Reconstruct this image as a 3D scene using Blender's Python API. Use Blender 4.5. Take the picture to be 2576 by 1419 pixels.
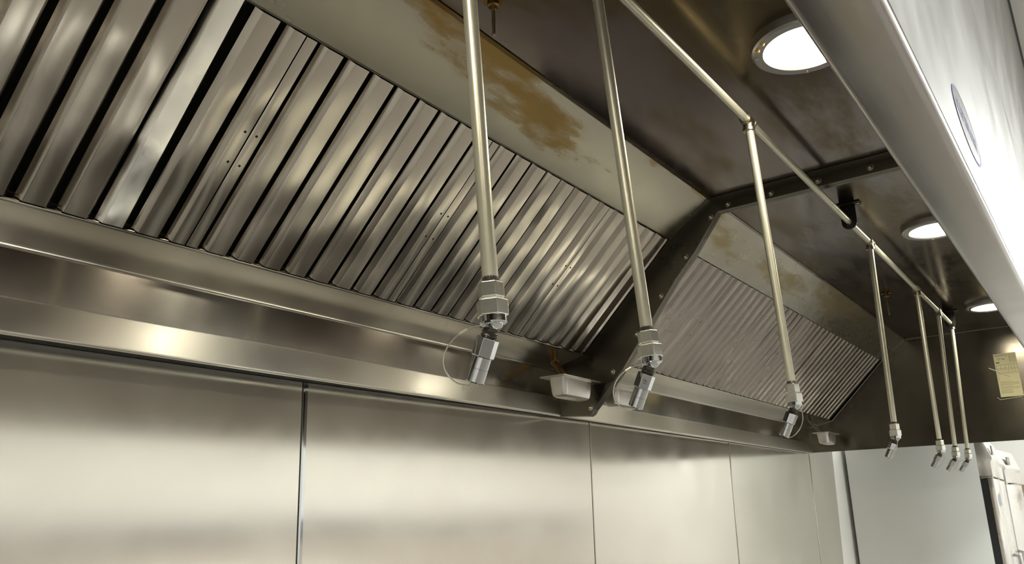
import bpy, bmesh, math, random
from mathutils import Vector, Matrix

for o in list(bpy.data.objects):
    bpy.data.objects.remove(o)
SC = bpy.context.scene
COL = SC.collection
Z0 = 1.70                      # eye height above the floor; heights below are given relative to it
random.seed(4)

# ------------------------------------------------------------------ camera
cam = bpy.data.cameras.new('camera')
cam.sensor_width = 36.0
cam.lens = 1987.56 / 2576 * 36.0
cam.clip_start = 0.02
co = bpy.data.objects.new('camera', cam)
COL.objects.link(co)
R = ((0.6010, -0.7990, -0.0199), (0.2130, 0.1843, -0.9595), (0.7703, 0.5725, 0.2810))  # right, down, forward
right, down, fwd = [Vector(r).normalized() for r in R]
fwd.normalize()
right = (right - fwd * right.dot(fwd)).normalized()
down = fwd.cross(right)
co.matrix_world = Matrix(((right.x, -down.x, -fwd.x, 0), (right.y, -down.y, -fwd.y, 0),
                          (right.z, -down.z, -fwd.z, Z0), (0, 0, 0, 1)))
SC.camera = co

# ------------------------------------------------------------------ world, exposure
w = bpy.data.worlds.new('world')
SC.world = w
w.use_nodes = True
w.node_tree.nodes['Background'].inputs[0].default_value = (0.9, 0.95, 1.0, 1)
w.node_tree.nodes['Background'].inputs[1].default_value = 0.15
SC.view_settings.view_transform = 'Standard'
SC.view_settings.look = 'None'
SC.view_settings.exposure = 0.35
SC.view_settings.gamma = 1.0
SC.view_settings.use_curve_mapping = False
LAMP = 60.0       # radiance of the hood lamps' lenses
TROFFER = 27.0    # radiance of the ceiling light panels
ADDED_GLOW = 5.0       # glowing panel added out of view, for the steel to reflect

# ------------------------------------------------------------------ materials
def nodes_mat(name):
    m = bpy.data.materials.new(name)
    m.use_nodes = True
    nt = m.node_tree
    return m, nt, nt.nodes['Principled BSDF']

def N(nt, kind, **kw):
    n = nt.nodes.new(kind)
    for k, v in kw.items():
        setattr(n, k, v)
    return n

def L(nt, a, b):
    nt.links.new(a, b)

def plain(name, col, rough=0.5, metal=0.0, spec=0.5):
    m, nt, b = nodes_mat(name)
    b.inputs['Base Color'].default_value = (*col, 1)
    b.inputs['Roughness'].default_value = rough
    b.inputs['Metallic'].default_value = metal
    b.inputs['Specular IOR Level'].default_value = spec
    return m

def glow(name, col, strength):
    m = bpy.data.materials.new(name)
    m.use_nodes = True
    nt = m.node_tree
    nt.nodes.clear()
    e = N(nt, 'ShaderNodeEmission')
    e.inputs[0].default_value = (*col, 1)
    e.inputs[1].default_value = strength
    o = N(nt, 'ShaderNodeOutputMaterial')
    L(nt, e.outputs[0], o.inputs[0])
    return m

def steel(name, col, rough, aniso=0.0, grain=(1, 0, 0), var=0.12, wave=0.0, wave_scale=1.5, streak=0.0,
          patina=None, pat_scale=(1.5, 6, 6), pat_lo=0.5, pat_hi=0.6, pat_band=None, speck=0.0, coords='pos', second=None):
    """Brushed sheet steel. grain = direction of the brushing. patina = colour of a baked grease film in patches."""
    m, nt, b = nodes_mat(name)
    b.inputs['Metallic'].default_value = 1.0
    geo = N(nt, 'ShaderNodeNewGeometry')
    pos = geo.outputs['Position']
    # soft mottling of colour and roughness
    n1 = N(nt, 'ShaderNodeTexNoise'); n1.inputs['Scale'].default_value = 5.0; n1.inputs['Detail'].default_value = 5
    L(nt, pos, n1.inputs['Vector'])
    mp = N(nt, 'ShaderNodeMapping')
    lo, hi = 3.0, 160.0
    mp.inputs['Scale'].default_value = tuple(lo if abs(g) > .5 else hi for g in grain)
    L(nt, pos, mp.inputs['Vector'])
    n2 = N(nt, 'ShaderNodeTexNoise'); n2.inputs['Scale'].default_value = 1.0; n2.inputs['Detail'].default_value = 3
    L(nt, mp.outputs[0], n2.inputs['Vector'])
    mixc = N(nt, 'ShaderNodeMix', data_type='RGBA')
    mixc.inputs['A'].default_value = (*[c * (1 - var) for c in col], 1)
    mixc.inputs['B'].default_value = (*[min(1, c * (1 + var)) for c in col], 1)
    L(nt, n1.outputs['Fac'], mixc.inputs['Factor'])
    colour = mixc.outputs['Result']
    rr = N(nt, 'ShaderNodeMapRange')
    rr.inputs['From Min'].default_value = 0.3; rr.inputs['From Max'].default_value = 0.7
    rr.inputs['To Min'].default_value = rough * 0.8; rr.inputs['To Max'].default_value = rough * 1.2
    L(nt, n1.outputs['Fac'], rr.inputs['Value'])
    rough_out = rr.outputs[0]
    if patina:
        mp2 = N(nt, 'ShaderNodeMapping'); mp2.inputs['Scale'].default_value = pat_scale
        L(nt, pos, mp2.inputs['Vector'])
        n3 = N(nt, 'ShaderNodeTexNoise'); n3.inputs['Scale'].default_value = 1.0; n3.inputs['Detail'].default_value = 9
        n3.inputs['Roughness'].default_value = 0.62
        L(nt, mp2.outputs[0], n3.inputs['Vector'])
        val = n3.outputs['Fac']
        if pat_band:                       # film is heavier towards one edge: (axis, from, to)
            sx = N(nt, 'ShaderNodeSeparateXYZ'); L(nt, pos, sx.inputs[0])
            br = N(nt, 'ShaderNodeMapRange')
            br.inputs['From Min'].default_value = pat_band[1]; br.inputs['From Max'].default_value = pat_band[2]
            br.inputs['To Min'].default_value = -0.15; br.inputs['To Max'].default_value = 0.055
            L(nt, sx.outputs[pat_band[0]], br.inputs['Value'])
            ad = N(nt, 'ShaderNodeMath', operation='ADD'); L(nt, val, ad.inputs[0]); L(nt, br.outputs[0], ad.inputs[1])
            val = ad.outputs[0]
        ramp = N(nt, 'ShaderNodeMapRange', interpolation_type='SMOOTHSTEP')
        ramp.inputs['From Min'].default_value = pat_lo; ramp.inputs['From Max'].default_value = pat_hi
        L(nt, val, ramp.inputs['Value'])
        mix2 = N(nt, 'ShaderNodeMix', data_type='RGBA')
        L(nt, ramp.outputs[0], mix2.inputs['Factor']); L(nt, colour, mix2.inputs['A'])
        mix2.inputs['B'].default_value = (*patina, 1)
        colour = mix2.outputs['Result']
        ra = N(nt, 'ShaderNodeMath', operation='MULTIPLY_ADD')
        L(nt, ramp.outputs[0], ra.inputs[0]); ra.inputs[1].default_value = 0.12; L(nt, rough_out, ra.inputs[2])
        rough_out = ra.outputs[0]
    L(nt, colour, b.inputs['Base Color'])
    L(nt, rough_out, b.inputs['Roughness'])
    height = None
    if streak > 0:
        bp = N(nt, 'ShaderNodeBump'); bp.inputs['Strength'].default_value = streak; bp.inputs['Distance'].default_value = 0.001
        L(nt, n2.outputs['Fac'], bp.inputs['Height'])
        height = bp
    if wave > 0:
        n4 = N(nt, 'ShaderNodeTexNoise'); n4.inputs['Scale'].default_value = wave_scale; n4.inputs['Detail'].default_value = 1
        L(nt, pos, n4.inputs['Vector'])
        bw = N(nt, 'ShaderNodeBump'); bw.inputs['Strength'].default_value = wave; bw.inputs['Distance'].default_value = 0.05
        L(nt, n4.outputs['Fac'], bw.inputs['Height'])
        if height: L(nt, height.outputs[0], bw.inputs['Normal'])
        height = bw
    if speck > 0:
        n5 = N(nt, 'ShaderNodeTexNoise'); n5.inputs['Scale'].default_value = 1300; n5.inputs['Detail'].default_value = 2
        L(nt, pos, n5.inputs['Vector'])
        bs = N(nt, 'ShaderNodeBump'); bs.inputs['Strength'].default_value = speck; bs.inputs['Distance'].default_value = 0.0008
        L(nt, n5.outputs['Fac'], bs.inputs['Height'])
        if height: L(nt, height.outputs[0], bs.inputs['Normal'])
        height = bs
    if height: L(nt, height.outputs[0], b.inputs['Normal'])
    if aniso > 0:
        b.inputs['Anisotropic'].default_value = aniso
        b.inputs['Anisotropic Rotation'].default_value = 0.25
        cv = N(nt, 'ShaderNodeCombineXYZ')
        for i in range(3): cv.inputs[i].default_value = grain[i]
        L(nt, cv.outputs[0], b.inputs['Tangent'])
    return m

GOLD = (0.30, 0.19, 0.07)
M = {}
M['trough'] = steel('brushed_trough_steel', (0.56, 0.525, 0.47), 0.15, 0.9, (1, 0, 0), 0.06, streak=0.05)
M['flange'] = steel('brushed_flange_steel', (0.70, 0.67, 0.60), 0.34, 0.90, (1, 0, 0), 0.05, streak=0.05)
M['filter'] = steel('filter_steel', (0.45, 0.405, 0.35), 0.19, 0.0, (0, 0, 1), 0.10, wave=0.35, wave_scale=4.0)
M['filter_dark'] = plain('shaded_dark_interior', (0.012, 0.010, 0.008), 0.7)  # near-black colour stands for the shade in plenum, gaps and undersides
M['upper'] = steel('greasy_upper_panel_steel', (0.335, 0.31, 0.255), 0.24, 0.3, (1, 0, 0), 0.12, patina=(0.25, 0.165, 0.06),
                   pat_scale=(2.2, 9, 9), pat_lo=0.46, pat_hi=0.62, pat_band=(2, Z0 + .86, Z0 + .95), streak=0.04)
M['upper_clean'] = steel('dulled_upper_panel_steel', (0.40, 0.375, 0.31), 0.26, 0.3, (1, 0, 0), 0.14, patina=(0.33, 0.27, 0.15),
                   pat_scale=(2.0, 7, 7), pat_lo=0.48, pat_hi=0.62, streak=0.04)
M['filter_darker'] = steel('darker_filter_steel', (0.33, 0.295, 0.265), 0.28, 0.0, (0, 0, 1), 0.12, wave=0.3, wave_scale=4.0)  # darker, rougher copy of the filter steel for the right section
M['filter_bright'] = steel('bright_reflection_filter_steel', (0.88, 0.85, 0.79), 0.26, 0.0, (0, 0, 1), 0.06, wave=0.3, wave_scale=8.0)  # lighter copy: one baffle's bright reflection put into its colour
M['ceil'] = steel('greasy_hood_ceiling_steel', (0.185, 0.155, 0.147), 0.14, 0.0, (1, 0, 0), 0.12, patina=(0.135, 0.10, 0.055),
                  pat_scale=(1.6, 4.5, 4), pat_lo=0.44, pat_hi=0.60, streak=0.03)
M['lip'] = steel('front_lip_steel', (0.40, 0.37, 0.355), 0.22, 0.6, (1, 0, 0), 0.10, streak=0.08)
M['skin'] = steel('outer_skin_steel', (0.40, 0.385, 0.375), 0.38, 0.0, (0, 0, 1), 0.06)
M['end'] = steel('end_panel_steel', (0.15, 0.135, 0.11), 0.19, 0.5, (0, 1, 0), 0.08, streak=0.03)
M['joint'] = steel('dark_joint_steel', (0.15, 0.135, 0.11), 0.32, 0.0, (1, 0, 0), 0.25)  # dark mottled tone for the cover strip and flanges
M['wall'] = steel('wall_sheet_steel', (0.83, 0.795, 0.715), 0.19, 0.8, (0, 0, 1), 0.05, wave=0.05, wave_scale=1.1, streak=0.02)
M['wall'].node_tree.nodes['Principled BSDF'].inputs['Metallic'].default_value = 0.82
M['pipe'] = steel('galvanised_pipe', (0.76, 0.74, 0.61), 0.36, 0.0, (0, 0, 1), 0.12, speck=0.06)
M['pipe'].node_tree.nodes['Principled BSDF'].inputs['Metallic'].default_value = 0.6
M['zinc'] = steel('zinc_fitting', (0.80, 0.79, 0.72), 0.26, 0.0, (0, 0, 1), 0.12, speck=0.10)
M['chrome'] = steel('chrome_nozzle', (0.62, 0.63, 0.65), 0.07, 0.0, (0, 0, 1), 0.05)
M['thread'] = plain('dark_thread', (0.09, 0.08, 0.07), 0.45, 0.8)
M['wire'] = plain('steel_wire', (0.70, 0.68, 0.58), 0.3, 0.9)
M['malleable'] = steel('malleable_iron', (0.46, 0.43, 0.34), 0.34, 0.0, (0, 0, 1), 0.2, speck=0.1)
M['blackiron'] = plain('black_iron', (0.055, 0.05, 0.045), 0.42, 0.7)
M['brass'] = steel('tarnished_brass', (0.30, 0.195, 0.075), 0.34, 0.0, (0, 0, 1), 0.2)
M['pan'] = steel('pan_steel', (0.66, 0.64, 0.60), 0.32, 0.0, (0, 0, 1), 0.06)
M['bolt'] = steel('bolt_steel', (0.62, 0.56, 0.46), 0.28, 0.0, (0, 0, 1), 0.1)
M['seal'] = plain('grey_sealant', (0.42, 0.40, 0.35), 0.5)
M['lens'] = glow('lamp_lens_glow', (1.0, 0.94, 0.74), LAMP)
M['ring'] = steel('lamp_ring_metal', (0.44, 0.42, 0.42), 0.42, 0.0, (0, 0, 1), 0.15)
M['amber'] = plain('amber_grease', (0.75, 0.45, 0.12), 0.15)
M['troffer'] = glow('ceiling_light_diffuser', (0.95, 1.0, 0.97), TROFFER)
M['added_glow'] = glow('added_panel_glow', (0.93, 1.0, 0.93), ADDED_GLOW)
M['white'] = plain('white_paint', (0.86, 0.84, 0.80), 0.55)
M['ceiling'] = plain('ceiling_tile', (0.70, 0.69, 0.66), 0.8)
M['tile'] = plain('warm_wall_tile', (0.50, 0.44, 0.40), 0.3)
M['floor'] = None
M['black'] = plain('black_rubber', (0.012, 0.012, 0.013), 0.5)
M['fr_side'] = steel('fridge_side_metal', (0.76, 0.765, 0.74), 0.42, 0.0, (0, 0, 1), 0.04)
M['fr_side'].node_tree.nodes['Principled BSDF'].inputs['Metallic'].default_value = 0.25
M['fr_front'] = steel('fridge_front_steel', (0.74, 0.71, 0.68), 0.30, 0.4, (0, 0, 1), 0.05)
M['badge'] = plain('dark_badge', (0.10, 0.10, 0.07), 0.3, 0.5)
M['badge_text'] = plain('badge_lettering', (0.72, 0.70, 0.58), 0.3, 0.6)
M['torn'] = plain('torn_grey_sticker', (0.30, 0.29, 0.33), 0.7)
M['paper'] = plain('yellowed_paper_label', (0.83, 0.76, 0.46), 0.45)
M['ink'] = plain('label_ink', (0.16, 0.13, 0.05), 0.7)
M['strap'] = plain('white_plastic_strip', (0.85, 0.83, 0.70), 0.4)
M['blue'] = plain('blue_print', (0.045, 0.055, 0.33), 0.4)
M['greyblue'] = plain('grey_blue_print', (0.20, 0.20, 0.36), 0.4)
M['sticker'] = plain('clear_silver_sticker', (0.44, 0.43, 0.43), 0.26, 1.0)
M['sticker_white'] = plain('white_glint', (0.92, 0.92, 0.92), 0.4)
M['brown'] = plain('tan_laminate', (0.30, 0.20, 0.13), 0.5)

def floor_material():
    m, nt, b = nodes_mat('quarry_tile_floor')
    br = N(nt, 'ShaderNodeTexBrick')
    br.offset = 0.0
    br.inputs['Color1'].default_value = (0.26, 0.235, 0.205, 1)
    br.inputs['Color2'].default_value = (0.235, 0.21, 0.185, 1)
    br.inputs['Mortar'].default_value = (0.20, 0.19, 0.17, 1)
    br.inputs['Scale'].default_value = 1.0
    br.inputs['Brick Width'].default_value = 0.15
    br.inputs['Row Height'].default_value = 0.15
    br.inputs['Mortar Size'].default_value = 0.004
    g = N(nt, 'ShaderNodeNewGeometry')
    L(nt, g.outputs['Position'], br.inputs['Vector'])
    L(nt, br.outputs['Color'], b.inputs['Base Color'])
    b.inputs['Roughness'].default_value = 0.5
    return m
M['floor'] = floor_material()

# ------------------------------------------------------------------ mesh helpers
class MB:
    """Collects shapes (in world coordinates, heights absolute) for ONE mesh object."""
    def __init__(self): self.v = []; self.f = []
    def add(self, vs, fs):
        o = len(self.v)
        self.v += [tuple(p) for p in vs]
        self.f += [tuple(i + o for i in f) for f in fs]
        return self
    def box(self, x0, x1, y0, y1, z0, z1):
        vs = [(x, y, z) for x in (x0, x1) for y in (y0, y1) for z in (z0, z1)]
        return self.add(vs, [(0, 1, 3, 2), (4, 6, 7, 5), (0, 4, 5, 1), (2, 3, 7, 6), (0, 2, 6, 4), (1, 5, 7, 3)])
    def loft(self, rings, caps=True, closed=True):
        n = len(rings[0]); vs = [p for r in rings for p in r]; fs = []
        for k in range(len(rings) - 1):
            for i in range(n if closed else n - 1):
                j = (i + 1) % n
                fs.append((k * n + i, k * n + j, (k + 1) * n + j, (k + 1) * n + i))
        if caps:
            fs.append(tuple(range(n - 1, -1, -1)))
            fs.append(tuple((len(rings) - 1) * n + i for i in range(n)))
        return self.add(vs, fs)
    def turn(self, p, axis, prof, n=24, up=None):
        """Solid of revolution: prof = [(distance along axis from p, radius)]"""
        p = Vector(p); a = Vector(axis).normalized()
        u = Vector(up) if up else (Vector((1, 0, 0)) if abs(a.x) < .9 else Vector((0, 1, 0)))
        u = (u - a * u.dot(a)).normalized(); v = a.cross(u)
        rings = []
        for d, r in prof:
            r = max(r, 1e-5)
            rings.append([p + a * d + (u * math.cos(2 * math.pi * i / n) + v * math.sin(2 * math.pi * i / n)) * r for i in range(n)])
        return self.loft(rings)
    def tube(self, pts, r, n=10, caps=True):
        pts = [Vector(p) for p in pts]; rings = []
        u = None
        for i, p in enumerate(pts):
            t = (pts[min(i + 1, len(pts) - 1)] - pts[max(i - 1, 0)]).normalized()
            if u is None:
                u = Vector((0, 0, 1)) if abs(t.z) < .9 else Vector((1, 0, 0))
            u = (u - t * u.dot(t)).normalized(); v = t.cross(u)
            rr = r[i] if isinstance(r, (list, tuple)) else r
            rings.append([p + (u * math.cos(2 * math.pi * k / n) + v * math.sin(2 * math.pi * k / n)) * rr for k in range(n)])
        return self.loft(rings, caps)
    def prism(self, poly, x0, x1):
        """Polygon in (y, z) pushed from x0 to x1"""
        return self.loft([[(x0, y, z) for y, z in poly], [(x1, y, z) for y, z in poly]])
    def sheet(self, poly, x0, x1, t=0.0015, rad=0.004):
        """Folded sheet: open polyline in (y, z), bends rounded, thickness to the left of the path"""
        pts = fillet(poly, rad)
        out = offset(pts, t)
        return self.prism(pts + out[::-1], x0, x1)

def fillet(poly, rad, seg=4):
    if rad <= 0 or len(poly) < 3: return list(poly)
    res = [poly[0]]
    for i in range(1, len(poly) - 1):
        p, a, b = Vector(poly[i]), Vector(poly[i - 1]), Vector(poly[i + 1])
        da, db = (a - p), (b - p)
        la, lb = da.length, db.length
        da.normalize(); db.normalize()
        ang = da.angle(db)
        d = min(rad / math.tan(ang / 2), la * .45, lb * .45) if ang > 1e-3 else 0
        if math.pi - ang < 0.02 or d < 1e-5:
            res.append(tuple(p)); continue
        s, e = p + da * d, p + db * d
        for k in range(seg + 1):
            t = k / seg
            q = s * (1 - t) ** 2 + p * 2 * t * (1 - t) + e * t * t
            res.append((q.x, q.y))
    res.append(poly[-1])
    return res

def offset(pts, t):
    out = []
    n = len(pts)
    for i in range(n):
        a = Vector(pts[max(i - 1, 0)]); b = Vector(pts[min(i + 1, n - 1)])
        d = (b - a).normalized()
        out.append((pts[i][0] - d.y * t, pts[i][1] + d.x * t))
    return out

def mesh_of(mb, name, mat, org=(0, 0, 0), smooth=True, bevel=0.0):
    me = bpy.data.meshes.new(name)
    me.from_pydata([(x - org[0], y - org[1], z - org[2]) for x, y, z in mb.v], [], mb.f)
    bm = bmesh.new(); bm.from_mesh(me)
    bmesh.ops.recalc_face_normals(bm, faces=bm.faces)
    if bevel > 0:
        ed = [e for e in bm.edges if len(e.link_faces) == 2 and e.calc_face_angle(0) > 0.6]
        bmesh.ops.bevel(bm, geom=ed, offset=bevel, segments=2, affect='EDGES', profile=0.5)
    bm.to_mesh(me); bm.free()
    if smooth:
        me.shade_smooth()
        me.set_sharp_from_angle(angle=math.radians(32))
    if mat: me.materials.append(mat)
    return me

def part(name, mb, mat, parent, smooth=True, bevel=0.0, label=None):
    org = parent.matrix_basis.translation.copy()
    p = parent.parent
    while p: org = org + p.matrix_basis.translation; p = p.parent
    me = mesh_of(mb, name, mat, org, smooth, bevel)
    o = bpy.data.objects.new(name, me); COL.objects.link(o)
    o.parent = parent
    if label: o['label'] = label
    return o

def thing(name, label, cat, loc, group=None):
    o = bpy.data.objects.new(name, None); COL.objects.link(o)
    o.empty_display_size = 0.05
    o.location = loc
    o['label'] = label; o['category'] = cat
    if group: o['group'] = group
    return o

def solid(name, mb, mat, label, cat, org, group=None, smooth=True, bevel=0.0):
    me = mesh_of(mb, name, mat, org, smooth, bevel)
    o = bpy.data.objects.new(name, me); COL.objects.link(o); o.location = org
    o['label'] = label; o['category'] = cat
    if group: o['group'] = group
    return o

def struct(name, mb, mat, label=None, cat=None, smooth=False, bevel=0.0):
    me = mesh_of(mb, name, mat, (0, 0, 0), smooth, bevel)
    o = bpy.data.objects.new(name, me); COL.objects.link(o)
    o['kind'] = 'structure'
    o['label'] = label or name.replace('_', ' ')
    o['category'] = cat or name.split('_')[0]
    return o

def copy_tree(o, parent=None):
    c = o.copy(); COL.objects.link(c)
    if parent: c.parent = parent
    for ch in list(o.children): copy_tree(ch, c)
    return c

def text_mesh(name, body, size, mat, parent, matrix, extrude=0.0003, width=None):
    """Lettering as a mesh; matrix maps the text's own plane (x along, y up, z out) into the parent's frame."""
    cu = bpy.data.curves.new(name, 'FONT')
    cu.body = body; cu.size = size; cu.extrude = extrude
    cu.align_x = 'CENTER'; cu.align_y = 'CENTER'
    tmp = bpy.data.objects.new('tmp', cu); COL.objects.link(tmp)
    bpy.context.view_layer.update()
    me = bpy.data.meshes.new_from_object(tmp.evaluated_get(bpy.context.evaluated_depsgraph_get()))
    bpy.data.objects.remove(tmp)
    me.name = name
    if width:
        xs = [v.co.x for v in me.vertices]
        s = width / (max(xs) - min(xs))
        me.transform(Matrix.Diagonal((s, 1, 1, 1)))
    me.transform(matrix)
    me.materials.clear(); me.materials.append(mat)
    o = bpy.data.objects.new(name, me); COL.objects.link(o); o.parent = parent
    return o

# ------------------------------------------------------------------ the room
CEIL = Z0 + 1.62
struct('floor', MB().box(-3.2, 9.7, -3.7, 1.8, -0.1, 0.0), M['floor'], 'grey-tan tile kitchen floor')
struct('ceiling', MB().box(-3.2, 9.7, -3.7, 1.8, CEIL, CEIL + 0.1), M['ceiling'], 'pale kitchen ceiling above the hood')
struct('wall_left', MB().box(-3.2, -3.1, -3.6, 1.7, 0, CEIL), M['white'])
struct('wall_right', MB().box(9.6, 9.7, -3.6, 1.8, 0, CEIL), M['white'], 'bright white wall beyond the refrigerators')
wf = struct('wall_front', MB().box(-3.2, 9.7, -3.7, -3.6, 0, CEIL), M['white'])
struct('wall_back', MB().box(-3.2, 9.6, 1.66, 1.8, 0, CEIL), M['white'], 'painted wall behind the steel sheets')
# opposite side of the kitchen: tiled wainscot with rails and an added glowing panel (seen only in the steel)
struct('trim_1', MB().box(-3.1, 9.6, -3.6, -3.57, 0.0, Z0 - 0.16), M['tile'], 'warm tiled wainscot of the opposite wall')
struct('trim_2', MB().box(-3.1, 9.6, -3.6, -3.50, Z0 - 0.05, Z0 - 0.01), M['torn'], 'upper grey rail on the opposite wall')
struct('trim_3', MB().box(-3.1, 9.6, -3.6, -3.50, Z0 - 0.16, Z0 - 0.11), M['torn'], 'lower grey rail on the opposite wall')
w1 = struct('window_1', MB().box(3.9, 4.75, -3.57, -3.555, Z0 - 0.98, Z0 - 0.58), M['added_glow'], 'small glowing panel added on the opposite wall')

def wall_y(x):
    pts = [(-3.1, 1.625), (0.6, 1.605), (1.27, 1.595), (2.55, 1.556), (3.86, 1.546), (5.68, 1.542), (9, 1.542)]
    for (a, ya), (b, yb) in zip(pts, pts[1:]):
        if x <= b: return ya + (yb - ya) * (x - a) / (b - a)
    return 1.542
seams = [(-3.0, -3.0), (1.262, 1.287), (2.557, 2.552), (3.865, 3.845), (5.145, 5.11), (5.68, 5.55)]
back = bpy.data.objects['wall_back']
ZT, ZB = Z0 + 0.325, Z0 - 0.9
for k in range(len(seams) - 1):
    (a0, a1), (b0, b1) = seams[k], seams[k + 1]
    g = 0.0022
    top = Z0 + .5 if k == 4 else ZT
    mb = MB()
    f = []
    for yy in (0.0, 0.004):
        f.append([(a1 + g, wall_y(a1) + yy, ZB), (b1 - g, wall_y(b1) + yy, ZB), (b0 - g, wall_y(b0) + yy, top), (a0 + g + (.012 if k == 4 else 0), wall_y(a0) + yy, top)])
    mb.loft(f)
    part('wall_panel', mb, M['wall'], back, smooth=False)
# dark slots behind the seams and the polished joint strip beside the first one
for (a0, a1) in seams[1:5]:
    mb = MB().add([(a0 - .006, wall_y(a0) + .0045, ZT), (a0 + .006, wall_y(a0) + .0045, ZT), (a1 + .006, wall_y(a1) + .0045, ZB), (a1 - .006, wall_y(a1) + .0045, ZB),
                   (a0 - .006, wall_y(a0) + .02, ZT), (a0 + .006, wall_y(a0) + .02, ZT), (a1 + .006, wall_y(a1) + .02, ZB), (a1 - .006, wall_y(a1) + .02, ZB)],
                  [(0, 1, 2, 3), (7, 6, 5, 4), (0, 4, 5, 1), (1, 5, 6, 2), (2, 6, 7, 3), (3, 7, 4, 0)])
    part('seam_gap', mb, M['black'], back, smooth=False)
def strip(a0, a1, off, wid, mat, nm='seam_strip'):
    ring = []
    for (xx, z) in ((a0, ZT), (a1, ZB)):
        y = wall_y(xx)
        ring.append([(xx + off, y - .0002, z), (xx + off + wid * .2, y - .003, z), (xx + off + wid * .8, y - .003, z), (xx + off + wid, y - .0002, z)])
    part(nm, MB().loft(ring), mat, back, smooth=True)
strip(1.262, 1.287, .003, .013, M['chrome'])
for s_ in (seams[2], seams[3]): strip(s_[0], s_[1], .003, .010, M['wall'])
strip(5.145, 5.11, .003, .006, M['wall'])

# ------------------------------------------------------------------ the hood
A, B, C, D, E_, F_ = [(y, z + Z0) for y, z in ((.896, .952), (1.039, .844), (1.382, .513), (1.515, .479), (1.520, .384), (1.512, .3205))]
HC = Z0 + .952           # hood ceiling
LIPZ = Z0 + .326
YO, YI = .069, .1245     # outer and inner face of the front
XJ, XE, XS = 2.305, 5.127, -1.76

def hood(x0, x1, label, is_left):
    h = thing('exhaust_hood', label, 'kitchen hood', ((x0 + x1) / 2, .8, LIPZ))
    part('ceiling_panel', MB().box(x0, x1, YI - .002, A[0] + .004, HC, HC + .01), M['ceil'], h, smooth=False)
    part('upper_panel', MB().sheet([(A[0] - .012, HC - .001), A, B, (B[0] + .02, B[1] + .02)], x0, x1, -.0015, .005), M['upper'] if is_left else M['upper_clean'], h)
    tr = MB().sheet([(C[0] + .03, C[1] + .03), C, (D[0] - .006, D[1] + .0012), (D[0] - .003, D[1] - .004), (D[0] + .003, D[1] - .003)], x0, x1, -.0016, .0035)
    part('grease_trough', tr, M['trough'], h)
    part('back_panel', MB().sheet([(D[0] + .002, D[1] + .004), (D[0] - .0015, D[1] - .008), (E_[0] + .002, E_[1] + .001)], x0, x1, -.0015, .003), M['trough'], h)
    part('bottom_flange', MB().sheet([(E_[0] + .01, E_[1] + .006), (E_[0], E_[1]), (F_[0], F_[1]), (F_[0] + .022, F_[1] + .002)], x0, x1, -.0015, .003), M['flange'], h)
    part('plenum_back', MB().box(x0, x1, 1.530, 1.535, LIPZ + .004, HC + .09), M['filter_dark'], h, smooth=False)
    part('top_cover', MB().box(x0, x1, YI, 1.535, HC + .09, HC + .10), M['lip'], h, smooth=False)
    sb = MB()
    sb.box(x0, x1, F_[0] + .012, 1.60 if is_left else 1.541, F_[1] + .006, F_[1] + .010)
    part('standoff_plate', sb, M['filter_dark'], h, smooth=False)  # near-black colour holds the shadow band under the flange
    fr = MB()
    prof = fillet([(YI, HC + .02), (YI, LIPZ), (YO, LIPZ), (YO, HC + .02)], .008)
    fr.prism(prof, x0, x1)
    part('front_panel', fr, M['lip'], h)
    part('outer_skin', MB().box(x0, x1, YO - .0004, YO + .0002, LIPZ + .0080, HC + .021), M['skin'], h, smooth=False)
    return h

hl = hood(XS, XJ, 'left section of stainless exhaust hood, nearer the camera', True)
hr = hood(XJ + .002, XE, 'right section of stainless exhaust hood, beyond the bolted joint', False)

# closed left end, far right end
full = [(YI, LIPZ + .002), (1.535, LIPZ + .002), (1.535, HC + .09), (YI, HC + .09)]
part('end_panel', MB().prism(full, XS - .012, XS), M['end'], hl, smooth=False)
ep = part('end_panel', MB().prism([(YO, LIPZ + .001), (1.54, LIPZ - .002), (1.54, HC + .09), (YO, HC + .09)], XE, XE + .02), M['end'], hr, smooth=False)
part('bottom_hem', MB().sheet([(YI, LIPZ + .011), (1.50, LIPZ + .006)], XE - .004, XE - .0005, .006, 0), M['end'], hr)
bead = MB()
for pts in ([(A[0] - .01, HC - .002), (YI, HC - .002)], [A, B], [(B[0] - .01, B[1] + .005), (C[0] - .012, C[1] - .004), (D[0], D[1] - .005)]):
    bead.tube([(XE - .002, y, z) for y, z in pts], .0022, 6)
part('sealant_bead', bead, M['seal'], hr)

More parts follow.
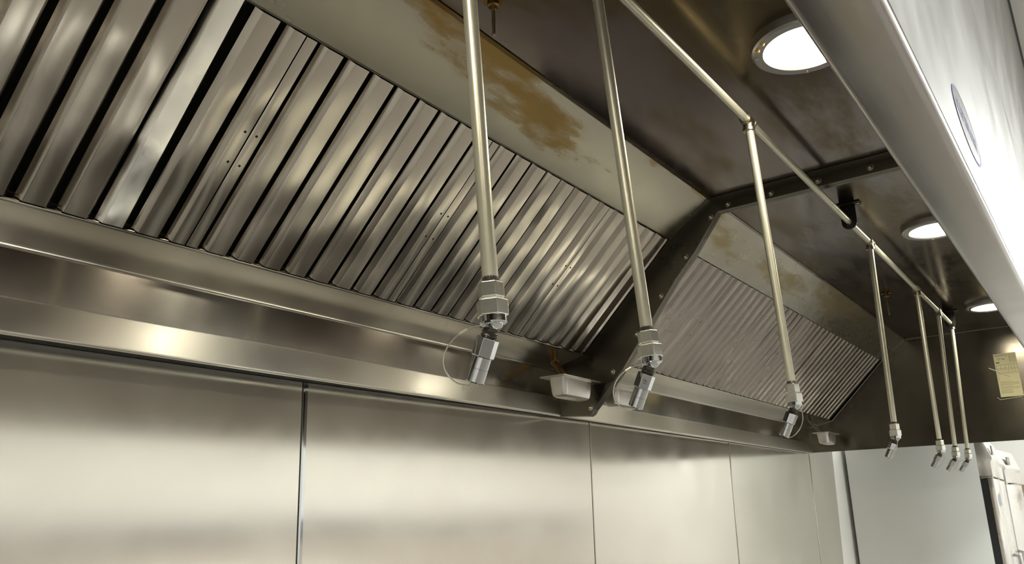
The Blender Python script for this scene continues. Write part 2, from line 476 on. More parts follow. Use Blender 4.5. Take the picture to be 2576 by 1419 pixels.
# bolted joint: thin cover strips and two upstanding flanges
st = MB()
st.sheet([(YI, HC - .004), (A[0] - .002, HC - .004), (B[0] - .004, B[1] - .002), (C[0] - .004, C[1] - .004), (D[0] - .004, D[1] - .003)], XJ - .048, XJ, .003, .004)
part('joint_cover_strip', st, M['joint'], hl)
OUT = [(YI, HC - .001), (A[0] - .001, HC - .001), (B[0] - .002, B[1] + .001), (C[0] - .002, C[1] + .001), (D[0] - .004, D[1]), (1.519, LIPZ - .009)]
INN = [(1.49, LIPZ - .010), (1.405, LIPZ - .016), (1.392, LIPZ - .010), (1.382, LIPZ + .004), (1.26, Z0 + .455), (1.049, Z0 + .722), (.977, Z0 + .797), (.884, Z0 + .918), (YI, Z0 + .918)]
def flange_solid(x0, x1):
    mb = MB()
    top = [OUT[0], OUT[1], OUT[2], OUT[3], OUT[4], OUT[5]]
    poly = top + INN
    bm_f = [[(x, y, z) for y, z in poly] for x in (x0, x1)]
    n = len(poly)
    vs = bm_f[0] + bm_f[1]
    quads = [(0, 1, 13, 14), (1, 2, 12, 13), (2, 3, 10, 11), (2, 11, 12), (3, 4, 9, 10), (4, 5, 6, 7), (4, 7, 8, 9)]
    fs = [tuple(q) for q in quads] + [tuple(i + n for i in q[::-1]) for q in quads]
    fs += [(i, (i + 1) % n, (i + 1) % n + n, i + n) for i in range(n)]
    mb.add(vs, fs)
    return mb
part('joint_flange', flange_solid(XJ, XJ + .016), M['joint'], hl, smooth=False, bevel=.0012)
part('joint_flange', flange_solid(XJ + .0165, XJ + .034), M['joint'], hr, smooth=False, bevel=.0012)
for y, z in ((.848, .934), (.709, .934), (.565, .935), (.418, .936), (.27, .936), (.909, .905), (1.006, .790), (1.104, .676), (1.202, .562), (1.300, .448), (1.392, .337)):
    p = (XJ + .0005, y, z + Z0)
    part('bolt', MB().turn(p, (-1, 0, 0), [(0, .0095), (.0018, .0095), (.0022, .007), (.005, .007), (.008, .0062), (.0105, .004), (.0118, .0001)], 14), M['bolt'], hl)

# closure panel from the hood up to the room ceiling, with crown trim and dark gap
solid('closure_panel', MB().prism([(YO + .0005, HC + .022), (.0155, CEIL - .012), (.030, CEIL - .012), (.084, HC + .022)], XS, XE + .02), M['skin'], 'plain stainless closure panel between hood front and room ceiling', 'panel', (2, .058, HC + .3), smooth=False)
struct('trim_6', MB().box(5.60, 6.4, 1.543, 1.550, 0.1, Z0 + .5), M['white'], 'bright strip of sheet between steel wall panels and refrigerator')
struct('trim_5', MB().box(XS, XE + .02, .009, .030, CEIL - .011, CEIL - .001), M['black'], 'black gap line at the ceiling above the hood')

# ------------------------------------------------------------------ baffle filters
sl = Vector((0, B[0] - C[0], B[1] - C[1])); SLEN = sl.length
sl.normalize()
TH = math.atan2(sl.z, sl.y)
FD, FE = .013, .010       # depth and flare of a baffle

def hat(x, w, y0, y1, left=True, right=True):
    """One baffle: flat face w wide from x, sides flaring back; runs from y0 to y1 (local: x across, y up the slope, z out)."""
    prof = []
    if left: prof.append((x - FE, -FD))
    else: prof.append((x, -FD))
    prof += [(x, 0), (x + w, 0)]
    if right: prof.append((x + w + FE, -FD))
    else: prof.append((x + w, -FD))
    pts = fillet(prof, .0013, 3)
    out = offset(pts, -.0012)
    ring = pts + out[::-1]
    return MB().loft([[(a, y0, b) for a, b in ring], [(a, y1, b) for a, b in ring]])

def make_filter(width, first, pitch, count, face, rail_left, rail_right, label, mat='filter'):
    f = thing('baffle_filter', label, 'grease filter', (0, 0, 0), 'baffle filters along the hood')
    def p(name, mb, mat):
        o = bpy.data.objects.new(name, mesh_of(mb, name, mat)); COL.objects.link(o); o.parent = f
        return o
    fr = MB()
    fr.box(.002, width - .002, 0.004, SLEN - .004, -.050, -.046)
    fr.box(.002, width - .002, 0.002, .005, -.046, -.020)
    fr.box(.002, width - .002, SLEN - .005, SLEN - .002, -.046, -.020)
    fr.box(.0015, .0035, .002, SLEN - .002, -.046, -FD)
    fr.box(width - .0035, width - .0015, .002, SLEN - .002, -.046, -FD)
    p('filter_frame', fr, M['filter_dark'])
    if rail_left > 0: p('side_rail', hat(.0012, rail_left, .003, SLEN - .003, left=False), M[mat])
    rx = first + pitch * count
    p('side_rail', hat(rail_right, width - .0012 - rail_right, .003, SLEN - .003, right=False), M[mat])
    for k in range(count):
        p('baffle', hat(first + pitch * k, face, .003, SLEN - .003), M[mat])
    for u in (.195, .262):
        for x in (rail_right + .6 * (width - rail_right), ) + ((.6 * rail_left,) if rail_left > .012 else ()):
            p('rivet_hole', MB().turn((x, u, .0002), (0, 0, 1), [(0, .0026), (.0003, .0026)], 10), M['filter_dark'])
    return f

def place(f, x, label):
    f.location = (x, C[0], C[1])
    f.rotation_euler = (TH, 0, 0)
    f['label'] = label
    return f

big = make_filter(.547, .050, .067, 7, .037, .023, .519, 'x')
place(big, .243, 'wide baffle filter at the left edge of the photo, one baffle dented')
place(copy_tree(big), .790, 'wide baffle filter beside the leftmost one, left of the first drop pipe')
place(copy_tree(big), 1.337, 'wide baffle filter crossed by the nearest drop pipe')
place(copy_tree(big), -.304, 'wide baffle filter beyond the left edge of the photo')
place(copy_tree(big), -.851, 'wide baffle filter second beyond the left edge of the photo')
place(copy_tree(big), -1.398, 'wide baffle filter third beyond the left edge of the photo')
nar = make_filter(.398, .050, .067, 5, .037, .023, .385, 'x')
place(nar, 1.884, 'narrow baffle filter ending at the bolted hood joint')
med = make_filter(.4325, .031, .0645, 6, .036, 0, .418, 'x', 'filter_darker')
place(med, 2.3925, 'baffle filter just right of the bolted hood joint')
place(copy_tree(med), 2.825, 'second baffle filter right of the bolted hood joint')
place(copy_tree(med), 3.2575, 'middle baffle filter of the right hood section, behind the third drop pipe')
place(copy_tree(med), 3.690, 'baffle filter third from the far end panel')
place(copy_tree(med), 4.1225, 'baffle filter second from the far end panel')
end_f = make_filter(.547, .050, .067, 7, .037, .023, .519, 'x', 'filter_darker')
place(end_f, 4.556, 'wide last baffle filter against the far end panel')
# every baffle sits a little differently; one in the leftmost filter is knocked out of true
for f in [o for o in COL.objects if o.name.startswith('baffle_filter')]:
    for c in f.children:
        if c.name.startswith('baffle'):
            xs = [v.co.x for v in c.data.vertices]
            xm = (min(xs) + max(xs)) / 2
            a = random.gauss(0, 1.1)
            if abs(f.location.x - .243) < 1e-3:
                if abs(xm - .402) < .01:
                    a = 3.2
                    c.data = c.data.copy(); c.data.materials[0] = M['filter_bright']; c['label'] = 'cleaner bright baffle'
                if abs(xm - .336) < .01: a = -3.0
            lean = Matrix.Rotation(math.radians(-1.8), 4, 'X') if a == 3.2 else Matrix.Identity(4)
            c.matrix_basis = Matrix.Translation((xm, 0, 0)) @ lean @ Matrix.Rotation(math.radians(a), 4, 'Y') @ Matrix.Translation((-xm, 0, 0))
fl0 = thing('filter_spacer', 'slim blank spacer at the hidden left end of the filter row', 'filter spacer', (-1.41, C[0], C[1]))
sp = bpy.data.objects.new('spacer_face', mesh_of(MB().box(-.34, .008, .003, SLEN - .003, -.004, -.0005), 'spacer_face', M['filter'])); COL.objects.link(sp); sp.parent = fl0
fl0.rotation_euler = (TH, 0, 0)
fl = thing('filter_spacer', 'slim blank spacer between the bolted joint and the first right-hand filter', 'filter spacer', (2.36, C[0], C[1]))
sp = bpy.data.objects.new('spacer_face', mesh_of(MB().box(-.02, .031, .003, SLEN - .003, -.004, -.0005), 'spacer_face', M['filter'])); COL.objects.link(sp); sp.parent = fl
fl.rotation_euler = (TH, 0, 0)

# ------------------------------------------------------------------ hood lamps
def make_lamp():
    t = thing('hood_lamp', '', 'recessed lamp', (0, 0, 0), 'lamps in the hood ceiling')
    def p(name, mb, mat):
        o = bpy.data.objects.new(name, mesh_of(mb, name, mat)); COL.objects.link(o); o.parent = t; return o
    # ring, axis down
    ring = MB()
    prof = [(.0005, .112), (-.004, .112), (-.017, .109), (-.021, .104), (-.021, .086), (-.017, .0832), (-.0005, .0832)]
    n = 64
    rs = [[(r * math.cos(2 * math.pi * i / n), r * math.sin(2 * math.pi * i / n), d) for i in range(n)] for d, r in prof]
    ring.loft(rs, caps=False)
    p('lamp_ring', ring, M['ring'])
    lens = MB().turn((0, 0, -.013), (0, 0, -1), [(0, .0830), (.001, .0815), (.004, .065), (.006, .035), (.0065, .0005)], 48)
    p('lamp_lens', lens, M['lens'])
    for a in (15, 105, 195, 285):
        c = (.0985 * math.cos(math.radians(a)), .0985 * math.sin(math.radians(a)), -.021)
        p('ring_screw', MB().turn(c, (0, 0, -1), [(0, .0045), (.0015, .0045), (.0025, .003)], 10), M['bolt'])
    return t
lamp = make_lamp()
LY = .37
lamps = [(1.555, 'largest recessed hood lamp, nearest the camera beside the top of the front lip'),
         (3.02, 'middle recessed hood lamp just past the bolted ceiling joint'),
         (4.47, 'smallest far recessed hood lamp near the paper label'),
         (.10, 'recessed hood lamp above the left edge of the photo')]
for i, (x, lab) in enumerate(lamps):
    o = lamp if i == 0 else copy_tree(lamp)
    o.location = (x, LY, HC); o['label'] = lab
# two beads of amber grease on the nearest ring
for a in (139, 124):
    c = (.100 * math.cos(math.radians(a)), .100 * math.sin(math.radians(a)), -.0205)
    me = mesh_of(MB().turn(c, (0, 0, -1), [(0, .0055), (.0025, .0050), (.0045, .003), (.0053, .0003)], 12), 'grease_bead', M['amber'])
    o = bpy.data.objects.new('grease_bead', me); COL.objects.link(o); o.parent = lamp; o['label'] = 'amber bead of grease'

# ------------------------------------------------------------------ suppression pipework
PY, PZ = .56, Z0 + .889
PR = .0093
tees = [.650, 1.0028, 1.7129, 2.8633, 3.6651, 4.1594, 4.535]
man = thing('supply_pipe', 'long steel supply pipe running under the hood ceiling', 'pipe', (2.5, PY, PZ))
part('pipe_run', MB().tube([(-.30, PY, PZ), (4.545, PY, PZ)], PR, 20), M['pipe'], man)
def socket(x, side):
    return [(0, .0128), (.003, .0142), (.007, .0142), (.010, .0128)]
for i, x in enumerate(tees):
    mb = MB()
    hl_ = .021
    mb.turn((x - hl_, PY, PZ), (1, 0, 0), [(0, PR), (0, .0142), (.006, .0146), (.008, .0128), (.034, .0128), (.036, .0146), (.042, .0142), (.042, PR)], 20)
    mb.turn((x, PY, PZ), (0, 0, -1), [(.0, .0122), (.018, .0122), (.020, .0142), (.027, .0142), (.0275, PR)], 20)
    part('pipe_tee' if i < 6 else 'pipe_elbow', mb, M['malleable'], man)

def hanger(x, label):
    h = thing('pipe_hanger', label, 'pipe bracket', (x, PY, HC), 'brackets holding the supply pipe')
    part('ceiling_plate', MB().prism([(PY - .042, HC - .0045), (PY + .042, HC - .0045), (PY + .042, HC - .0005), (PY - .042, HC - .0005)], x - .017, x + .017), M['blackiron'], h, bevel=.001)
    poly = []
    for k in range(13):
        a = math.pi + math.pi * k / 12
        poly.append((PY + .024 * math.cos(a), PZ + .024 * math.sin(a)))
    poly += [(PY + .024, HC - .004), (PY - .024, HC - .004)]
    part('drop_plate', MB().prism(poly, x - .002, x + .002), M['blackiron'], h, bevel=.0008)
    part('grommet', MB().turn((x - .007, PY, PZ), (1, 0, 0), [(0, .0105), (0, .0165), (.004, .018), (.010, .018), (.014, .0165), (.014, .0105)], 20), M['blackiron'], h)
    for s in (-1, 1):
        part('screw', MB().turn((x, PY + s * .033, HC - .0043), (0, 0, -1), [(0, .005), (.002, .005), (.003, .003)], 10), M['bolt'], h)
    return h
hanger(2.605, 'black pipe bracket just past the bolted joint, left of the middle lamp')
hanger(4.50, 'pipe bracket at the far end of the supply pipe')

# top, bottom of each drop, nozzle tilt towards the wall, lanyard side, marking
drops = [((.650, .560), (.6732, .5306, .2528), .40, -1, None, 'nearest and thickest-looking drop pipe at left, wire loop on its left'),
         ((1.0028, .560), (1.0244, .5174, .2541), .45, -1, '1F', 'second drop pipe from the left, in front of the bolted joint'),
         ((1.7129, .560), (1.7210, .5340, .2579), .46, 1, '1N', 'third drop pipe from the left, before the right-hand filters'),
         ((2.8633, .560), (2.8612, .5703, .2605), .49, .4, '1N', 'fourth drop pipe from the left, just past the pipe bracket'),
         ((3.6651, .560), (3.6636, .5702, .2531), .565, 1, None, 'fifth drop pipe, left one of the far group of three'),
         ((4.1594, .560), (4.1554, .5882, .2527), .63, 1, None, 'sixth drop pipe, middle one of the far group of three'),
         ((4.5350, .560), (4.5310, .5888, .2604), .625, -1, None, 'last drop pipe, at the far end of the supply pipe')]
for i, ((tx, ty), (bx, by, bz), tilt, side, mark, lab) in enumerate(drops):
    T = Vector((tx, ty, PZ)); Bt = Vector((bx, by, bz + Z0))
    ax = (Bt - T).normalized()
    d = thing('drop_nozzle', lab, 'nozzle pipe', Bt, 'drop pipes with nozzles')
    part('drop_pipe', MB().tube([T + ax * .02, T + ax * .3, Bt + ax * .004], PR, 20), M['pipe'], d)
    part('pipe_thread', MB().turn(Bt - ax * .004, ax, [(0, PR + .0001), (.001, PR * 1.0), (.002, PR + .0006), (.003, PR), (.004, PR + .0006), (.006, PR)], 18), M['thread'], d)
    view = (Vector((0, 0, Z0)) - Bt)
    up = (view - ax * view.dot(ax)).normalized()
    # turn the hexagons so that one flat looks about towards the aisle
    ang = math.radians(30 + 12)
    upr = Matrix.Rotation(ang, 3, ax) @ up
    part('hex_coupling', MB().turn(Bt + ax * .002, ax, [(0, .0125), (.0015, .0152), (.0185, .0152), (.020, .0135)], 6, upr), M['zinc'], d, smooth=False, bevel=.0006)
    part('swivel_nut', MB().turn(Bt + ax * .022, ax, [(0, .0145), (.002, .0183), (.0195, .0183), (.021, .0160)], 6, upr), M['zinc'], d, smooth=False, bevel=.0006)
    part('nut_collar', MB().turn(Bt + ax * .042, ax, [(0, .0158), (.007, .0158), (.0085, .0145), (.0085, .0115)], 24), M['chrome'], d)
    bc = Bt + ax * .047
    na = Vector((0, math.sin(tilt), -math.cos(tilt)))
    ball = [(-.0122 * math.cos(math.pi * k / 12), max(.0122 * math.sin(math.pi * k / 12), .0002)) for k in range(13)]
    part('swivel_ball', MB().turn(bc, na, ball, 20), M['chrome'], d)
    part('nozzle_neck', MB().turn(bc + na * .009, na, [(0, .0085), (.003, .0085), (.004, .0098), (.006, .0085), (.008, .0098), (.010, .0085), (.013, .0085)], 18), M['thread'], d)
    n0 = bc + na * .019
    view = (Vector((0, 0, Z0)) - n0)
    nup = (view - na * view.dot(na)).normalized()
    hexup = Matrix.Rotation(math.radians(30 - 8), 3, na) @ nup
    body = part('nozzle_body', MB().turn(n0, na, [(0, .011), (.0012, .0132), (.022, .0132), (.0232, .0118)], 6, hexup), M['chrome'], d, smooth=False, bevel=.0004)
    cap = MB().turn(n0 + na * .023, na, [(0, .0108), (.0125, .0108), (.0128, .0104), (.0134, .0104), (.0137, .0108), (.028, .0108), (.0292, .0100), (.0292, .0085), (.0262, .0080), (.0262, .0002)], 24)
    part('blow_off_cap', cap, M['chrome'], d)
    if mark:
        fn = (Matrix.Rotation(math.radians(-8), 3, na) @ nup)         # normal of the flat facing the aisle
        xdir = -na
        ydir = fn.cross(xdir).normalized()
        c = n0 + na * .0118 + fn * (.0132 * math.cos(math.pi / 6) + .0002) - Bt
        mx = Matrix(((xdir.x, ydir.x, fn.x, c.x), (xdir.y, ydir.y, fn.y, c.y), (xdir.z, ydir.z, fn.z, c.z), (0, 0, 0, 1)))
        text_mesh('size_mark', mark, .0085, M['thread'] if i == 1 else M['pan'], d, mx)
    # wire lanyard from the neck to the cap's end, bowed out sideways
    sd = right * side
    p0 = bc + na * .012
    p1 = n0 + na * .049
    pts = []
    bow = {-1: .034, 1: .022, .4: .010}[side] if side in (-1, 1, .4) else .02
    if i == 0: bow = .036
    s0 = sd.normalized() if abs(side) == 1 else sd.normalized()
    for k in range(25):
        t = k / 24
        base = p0.lerp(p1, t)
        off = math.sin(math.pi * min(1, max(0, t))) ** .55 * bow
        lead = .010 * math.cos(math.pi * t)
        pts.append(base + s0 * (off + .007) + Vector((0, 0, 1)) * lead * .7)
    pts = [p0 - s0 * .004] + pts + [p1 + s0 * .002]
    part('wire_lanyard', MB().tube(pts, .0009 if i < 4 else .0011, 6), M['wire'], d)
    part('crimp', MB().tube([pts[3], pts[5]], .0019, 8), M['wire'], d)

# ------------------------------------------------------------------ temperature probes
def probe(x, y, length, label):
    t = thing('heat_probe', label, 'sensor', (x, y, HC), 'thin probes hanging from the hood ceiling')
    part('probe_base', MB().turn((x, y, HC), (0, 0, -1), [(0, .021), (.004, .021), (.006, .012), (.016, .012), (.018, .008), (.024, .006)], 18), M['brass'], t)
    part('probe_rod', MB().turn((x, y, HC - .022), (0, 0, -1), [(0, .0035), (length - .003, .0035), (length, .0015)], 12), M['malleable'], t)
probe(3.90, .726, .085, 'thin sensor probe hanging beside the fourth drop pipe')
probe(1.035, .800, .060, 'thin sensor probe at the top edge between first two drop pipes')

# ------------------------------------------------------------------ grease cups
def make_cup():
    t = thing('grease_cup', '', 'drip pan', (0, 0, 0), 'drip pans under the grease trough')
    def p(name, mb, mat, **k):
        o = bpy.data.objects.new(name, mesh_of(mb, name, mat, **k)); COL.objects.link(o); o.parent = t; return o
    # local origin: middle of the rim plane; x long side, y short side
    hx, hy = .112, .048
    def rr(ax, ay, r, z, n=6):
        q = []
        for cx, cy, a0 in ((ax - r, ay - r, 0), (-ax + r, ay - r, 90), (-ax + r, -ay + r, 180), (ax - r, -ay + r, 270)):
            for k in range(n + 1):
                a = math.radians(a0 + 90 * k / n)
                q.append((cx + r * math.cos(a), cy + r * math.sin(a), z))
        return q
    body = MB()
    body.loft([rr(hx - .026, hy - .014, .018, -.002), rr(hx - .027, hy - .015, .018, -.02), rr(hx - .031, hy - .018, .018, -.050), rr(hx - .034, hy - .021, .016, -.0585), rr(hx - .043, hy - .029, .010, -.0645)])
    p('pan_body', body, M['pan'])
    rim = MB().loft([rr(hx, hy, .005, -.005), rr(hx, hy, .005, .0), rr(hx - .024, hy - .012, .012, .0005), rr(hx - .0255, hy - .0135, .012, -.004)], caps=False)
    rim.loft([rr(hx - .002, hy - .002, .005, -.005), rr(hx - .026, hy - .014, .012, -.003)], caps=False)
    p('pan_rim', rim, M['pan'])
    # a drain nipple comes down into the pan from the trough, with a hex collar
    return t
cup = make_cup()
CZ = Z0 + .416
cups = [(2.172, 1.383, 'drip pan with tarnished brass drain, left of the bolted joint'),
        (2.500, 1.383, 'drip pan right of the bolted joint, partly hidden by it'),
        (4.885, 1.350, 'small-looking far drip pan beside the end panel')]
for i, (x, y, lab) in enumerate(cups):
    o = cup if i == 0 else copy_tree(cup)
    o.location = (x, y, CZ); o['label'] = lab
drains = [(2.205, 1.470, 'brass', 'amber-brown brass drain tube above the left drip pan'),
          (2.500, 1.460, 'brass', 'brass drain tube above the drip pan right of the joint'),
          (4.920, 1.445, 'malleable', 'grey drain tube with collar above the far drip pan')]
for x, y, mt, lab in drains:
    zt = C[1] + (D[1] - C[1]) * (y - C[0]) / (D[0] - C[0])
    t = thing('drain_tube', lab, 'drain tube', (x, y, zt), 'drain tubes under the trough')
    p0 = Vector((x, y, zt + .004)); p1 = Vector((x - .055 * (2 if x > 4 else 1), y - .085, CZ - .002))
    a = (p1 - p0).normalized(); ln = (p1 - p0).length
    part('tube_body', MB().turn(p0, a, [(0, .0105), (ln * .5, .0105), (ln, .0098), (ln, .007)], 18), M[mt], t)
    part('tube_collar', MB().turn(p0 + a * ln * (.08 if mt == 'brass' else .42), a, [(0, .0105), (.001, .0145), (.008, .0145), (.009, .0105)], 18 if mt == 'brass' else 6), M[mt], t)

# ------------------------------------------------------------------ paper label on the far end panel
XL = XE - .0008
lb = thing('certification_label', 'yellowed paper form label stuck on the far end panel', 'label', (XL, .405, Z0 + .68))
y0, y1, za, zb = .458, .350, Z0 + .562, Z0 + .802      # left, right, bottom, top
part('paper', MB().box(XL - .0006, XL, y1, y0, za, zb), M['paper'], lb, smooth=False)
def ink(u0, u1, v0, v1):
    """u from left 0..1, v from top 0..1"""
    return (XL - .0009, XL - .0006, y0 + (y1 - y0) * u1, y0 + (y1 - y0) * u0, zb + (za - zb) * v1, zb + (za - zb) * v0)
rows = MB()
for k in range(7): rows.box(*ink(.68, .97, .055 + k * .0265, .059 + k * .0265))
rows.box(*ink(.68, .69, .055, .218))
part('ruled_box', rows, M['ink'], lb, smooth=False)
tab = MB()
for v in (.26, .345, .375): tab.box(*ink(.05, .97, v, v + .004))
for u in (.05, .24, .43, .60, .71, .84, .965): tab.box(*ink(u, u + .008, .26, .377))
for u in (.55, .72, .84): tab.box(*ink(u, u + .008, .377, .43))
for v in (.43, .45, .47): tab.box(*ink(.05, .97, v, v + .003))
tab.box(*ink(.06, .07, .48, .63))
part('ruled_table', tab, M['ink'], lb, smooth=False)
tx = MB()
for k, (u1, v) in enumerate(((.6, .65), (.9, .675), (.95, .70), (.9, .725), (.62, .76), (.95, .785), (.9, .81), (.62, .84), (.55, .865), (.6, .89), (.58, .91))):
    tx.box(*ink(.07, u1, v, v + .0045))
tx.box(*ink(.38, .47, .13, .143)); tx.box(*ink(.06, .22, .195, .22))
part('text_lines', tx, M['ink'], lb, smooth=False)
sc = MB()
pts = []
for k in range(60):
    t = k / 59
    pts.append((XL - .001, y0 + (y1 - y0) * (.06 + .56 * t), zb + (za - zb) * (.045 - .012 * math.sin(t * 44) * (1 - t) ** 1.5 + .01 * math.exp(-t * 9))))
sc.tube(pts, .0008, 5)
part('handwriting', sc, M['ink'], lb)
cr = MB()
cr.tube([(XL - .001, y0 - .022 + .0058 * math.cos(a * math.pi / 10), zb - .030 + .0058 * math.sin(a * math.pi / 10)) for a in range(21)], .0007, 5)
cr.tube([(XL - .001, y0 - .028, zb - .030), (XL - .001, y0 - .046, zb - .029)], .0006, 5)
part('round_mark', cr, M['ink'], lb)
solid('torn_tape', MB().tube([(XL - .0025, .490, Z0 + .728), (XL - .003, .462, Z0 + .712), (XL - .003, .428, Z0 + .690), (XL - .0025, .398, Z0 + .672)], .0030, 6), M['strap'],
      'white strip stuck slantwise across the paper label', 'tape', (XL, .44, Z0 + .70))
solid('torn_tape', MB().tube([(XL - .0012, .476, Z0 + .563), (XL - .0015, .462, Z0 + .549), (XL - .0015, .42, Z0 + .5515), (XL - .0015, .36, Z0 + .556)], .0013, 6), M['strap'],
      'pale torn edge of plastic under the paper label', 'tape', (XL, .42, Z0 + .55))

# ------------------------------------------------------------------ oval maker's sticker on the outer face
YS = YO - .0007
CX, CZL, RA, RB = .966, Z0 + .410, .101, .033
sk = thing('oval_sticker', 'oval sticker with blue outline and lettering on the hood front', 'sticker', (CX, YS, CZL))
n = 64
oval = [(CX + RA * math.cos(2 * math.pi * k / n), CZL + RB * math.sin(2 * math.pi * k / n)) for k in range(n)]
bg = MB().loft([[(x, YS, z) for x, z in oval], [(x, YS - .0003, z) for x, z in oval]])
part('sticker_film', bg, M['sticker'], sk)
def band(a, b, k0, k1, mat, nm, dy):
    mb = MB()
    m = 48
    ro, ri = [], []
    for k in range(m + 1):
        t = math.radians(k0 + (k1 - k0) * k / m)
        ro.append((CX + RA * a * math.cos(t), CZL + RB * a * math.sin(t))); ri.append((CX + RA * b * math.cos(t), CZL + RB * b * math.sin(t)))
    for k in range(m):
        q = [ro[k], ro[k + 1], ri[k + 1], ri[k]]
        mb.loft([[(x, YS - dy, z) for x, z in q], [(x, YS - dy - .0002, z) for x, z in q]])
    part(nm, mb, mat, sk, smooth=False)
band(1.0, .93, 150, 360, M['blue'], 'blue_outline', .0003)
band(1.0, .98, 0, 150, M['greyblue'], 'thin_outline', .0003)
band(.955, .86, 200, 318, M['sticker_white'], 'white_stripe', .0003)  # white stripe paints the reflection on the sticker film
mx = Matrix(((1, 0, 0, 0), (0, 0, -1, -.0005), (0, 1, 0, .001), (0, 0, 0, 1)))
text_mesh('lettering', 'CAPTIVEAIRE', .024, M['greyblue'], sk, mx, .0001, .150)

# ------------------------------------------------------------------ refrigerators past the hood
def fridge(loc, rot, width, depth, top, zsplit, label, badge, two):
    f = thing('reach_in_refrigerator', label, 'refrigerator', (loc[0], loc[1], 0), 'refrigerators beyond the hood')
    f.rotation_euler = (0, 0, rot)
    def p(name, mb, mat, bevel=0.0, parent=None, lab=None):
        o = bpy.data.objects.new(name, mesh_of(mb, name, mat, bevel=bevel)); COL.objects.link(o); o.parent = parent or f
        if lab: o['label'] = lab
        return o
    # local: x along the front, y into the cabinet from the door face, z up
    p('cabinet', MB().box(0, width, .074, depth, .10, top), M['fr_side'], .002)
    p('header_panel', MB().prism([(0, zsplit), (.0735, zsplit), (.0735, top), (.030, top), (.0, top - .10), (-.012, zsplit + .115), (-.012, zsplit + .105), (0.0, zsplit + .085)], .003, width - .003), M['fr_front'], .002)
    nd = 2 if two else 1
    for k in range(nd):
        x0 = .004 + k * (width - .008) / nd; x1 = .004 + (k + 1) * (width - .008) / nd - .004
        dr = p('door', MB().box(x0, x1, .0, .032, .16, zsplit - .012), M['fr_front'], .003)
        p('gasket', MB().box(x0 + .004, x1 - .004, .0325, .0735, .17, zsplit - .014), M['black'], 0, dr, 'black rubber gasket')
        p('hinge', MB().box(x0, x0 + .10, .004, .062, zsplit - .0115, zsplit - .0005), M['malleable'], .001, dr)
        hb = MB().tube([(x1 - .05, -.002, 1.05), (x1 - .05, -.035, 1.06), (x1 - .05, -.038, 1.12), (x1 - .05, -.038, 1.30), (x1 - .05, -.035, 1.36), (x1 - .05, -.002, 1.37)], .011, 10)
        p('handle', hb, M['chrome'], 0, dr)
    bx = .08 if badge == 0 else .10
    zc = zsplit + .165
    bd = p('badge', MB().box(bx, bx + .13, -.014, -.0095, zc - .028, zc + .028), M['badge'], .001)
    for k in range(4):
        xx = bx + .018 + k * .027
        q = MB().box(xx, xx + .006, -.0150, -.0140, zc - .016, zc + .016)
        q.box(xx + .006, xx + .018, -.0150, -.0140, zc + .010, zc + .016)
        q.box(xx + .006, xx + .015, -.0150, -.0140, zc - .003, zc + .002)
        p('badge_letter', q, M['badge_text'], 0, bd)
    return f
f1 = fridge((5.920, .655), math.radians(2.9), 1.14, .86, Z0 + .42, Z0 + .166, 'large grey refrigerator whose side stands past the hood end', 0, True)
f2 = fridge((7.16, .712), math.radians(-3.3), .66, .80, Z0 + .395, Z0 + .148, 'second refrigerator behind the large grey one, at the right edge', 1, False)
# torn sticker left on the first door
dr0 = [c for c in f1.children if c.name.startswith('door')][0]
tq = [(.10, 0), (.16, .025), (.20, .012), (.30, .035), (.36, .02), (.38, -.045), (.30, -.055), (.24, -.04), (.19, -.065), (.14, -.04), (.105, -.055)]
me = mesh_of(MB().loft([[(x, -.0002, Z0 + .035 + z) for x, z in tq], [(x, -.0008, Z0 + .035 + z) for x, z in tq]]), 'torn_sticker', M['torn'])
o = bpy.data.objects.new('torn_sticker', me); COL.objects.link(o); o.parent = dr0; o['label'] = 'torn grey sticker remnant'
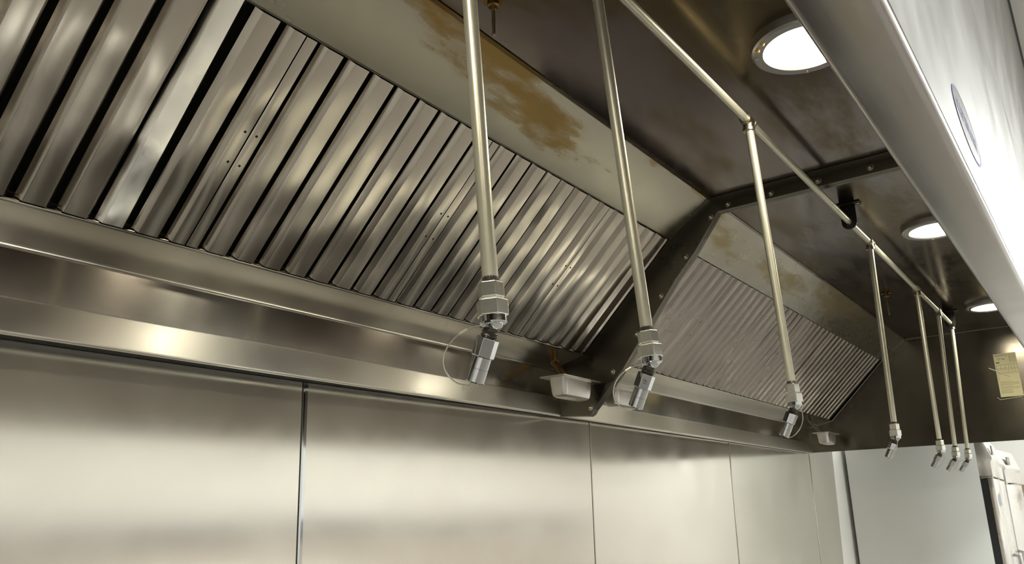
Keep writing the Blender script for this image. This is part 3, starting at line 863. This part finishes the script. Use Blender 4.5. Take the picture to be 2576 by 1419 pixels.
# shelf on the far white wall
solid('wall_shelf', MB().box(9.30, 9.598, .30, .98, Z0 + .10, Z0 + .17), M['brown'], 'tan wall shelf at the right edge on the far white wall', 'shelf', (9.45, .64, Z0 + .13), smooth=False)

# ------------------------------------------------------------------ cooking line under the hood (below the frame, seen in the filters)
def range_unit(x0, x1, kind, label):
    t = thing('cooking_range', label, 'range', ((x0 + x1) / 2, .9, 0), 'cooking line under the hood')
    part('range_body', MB().box(x0, x1, .46, 1.44, .10, .86), M['fr_side'], t, smooth=False)
    part('cooktop', MB().box(x0 + .01, x1 - .01, .50, 1.42, .86, .885), M['blackiron'], t, smooth=False)
    part('front_ledge', MB().box(x0, x1, .24, .46, .83, .87), M['pan'] if kind == 0 else M['malleable'], t, smooth=False, bevel=.004)
    for xx in (x0 + .06, x1 - .06):
        for yy in (.52, 1.38):
            part('leg', MB().turn((xx, yy, 0), (0, 0, 1), [(0, .025), (.10, .02)], 12), M['pan'], t)
range_unit(-.9, -.05, 0, 'cooking range farthest left under the hood')
range_unit(.05, .80, 0, 'cooking range second from left under the hood')
range_unit(1.0, 1.45, 0, 'narrow cooking range third from left under the hood')
range_unit(1.70, 2.75, 1, 'wide cooking range under the bolted joint')
range_unit(2.95, 3.75, 1, 'cooking range second from the right under the hood')
range_unit(3.95, 4.95, 1, 'cooking range farthest right under the hood')

# ------------------------------------------------------------------ room lights (ceiling panels, outside the frame)
for i, (x, y) in enumerate([(-1.2, -1.6), (1.6, -1.6), (4.4, -1.6), (6.6, -1.6), (8.0, -0.9)]):
    t = thing('ceiling_light', 'white ceiling light panel %s' % ['far left of the hood', 'before the left hood section', 'before the right hood section', 'before the refrigerators', 'beside the far white wall'][i], 'ceiling light', (x, y, CEIL), 'ceiling light panels')
    part('light_frame', MB().box(x - .62, x + .62, y - .32, y - .30, CEIL - .03, CEIL - .001).box(x - .62, x + .62, y + .30, y + .32, CEIL - .03, CEIL - .001), M['white'], t, smooth=False)
    part('diffuser', MB().box(x - .60, x + .60, y - .30, y + .30, CEIL - .02, CEIL - .012), M['troffer'], t, smooth=False)
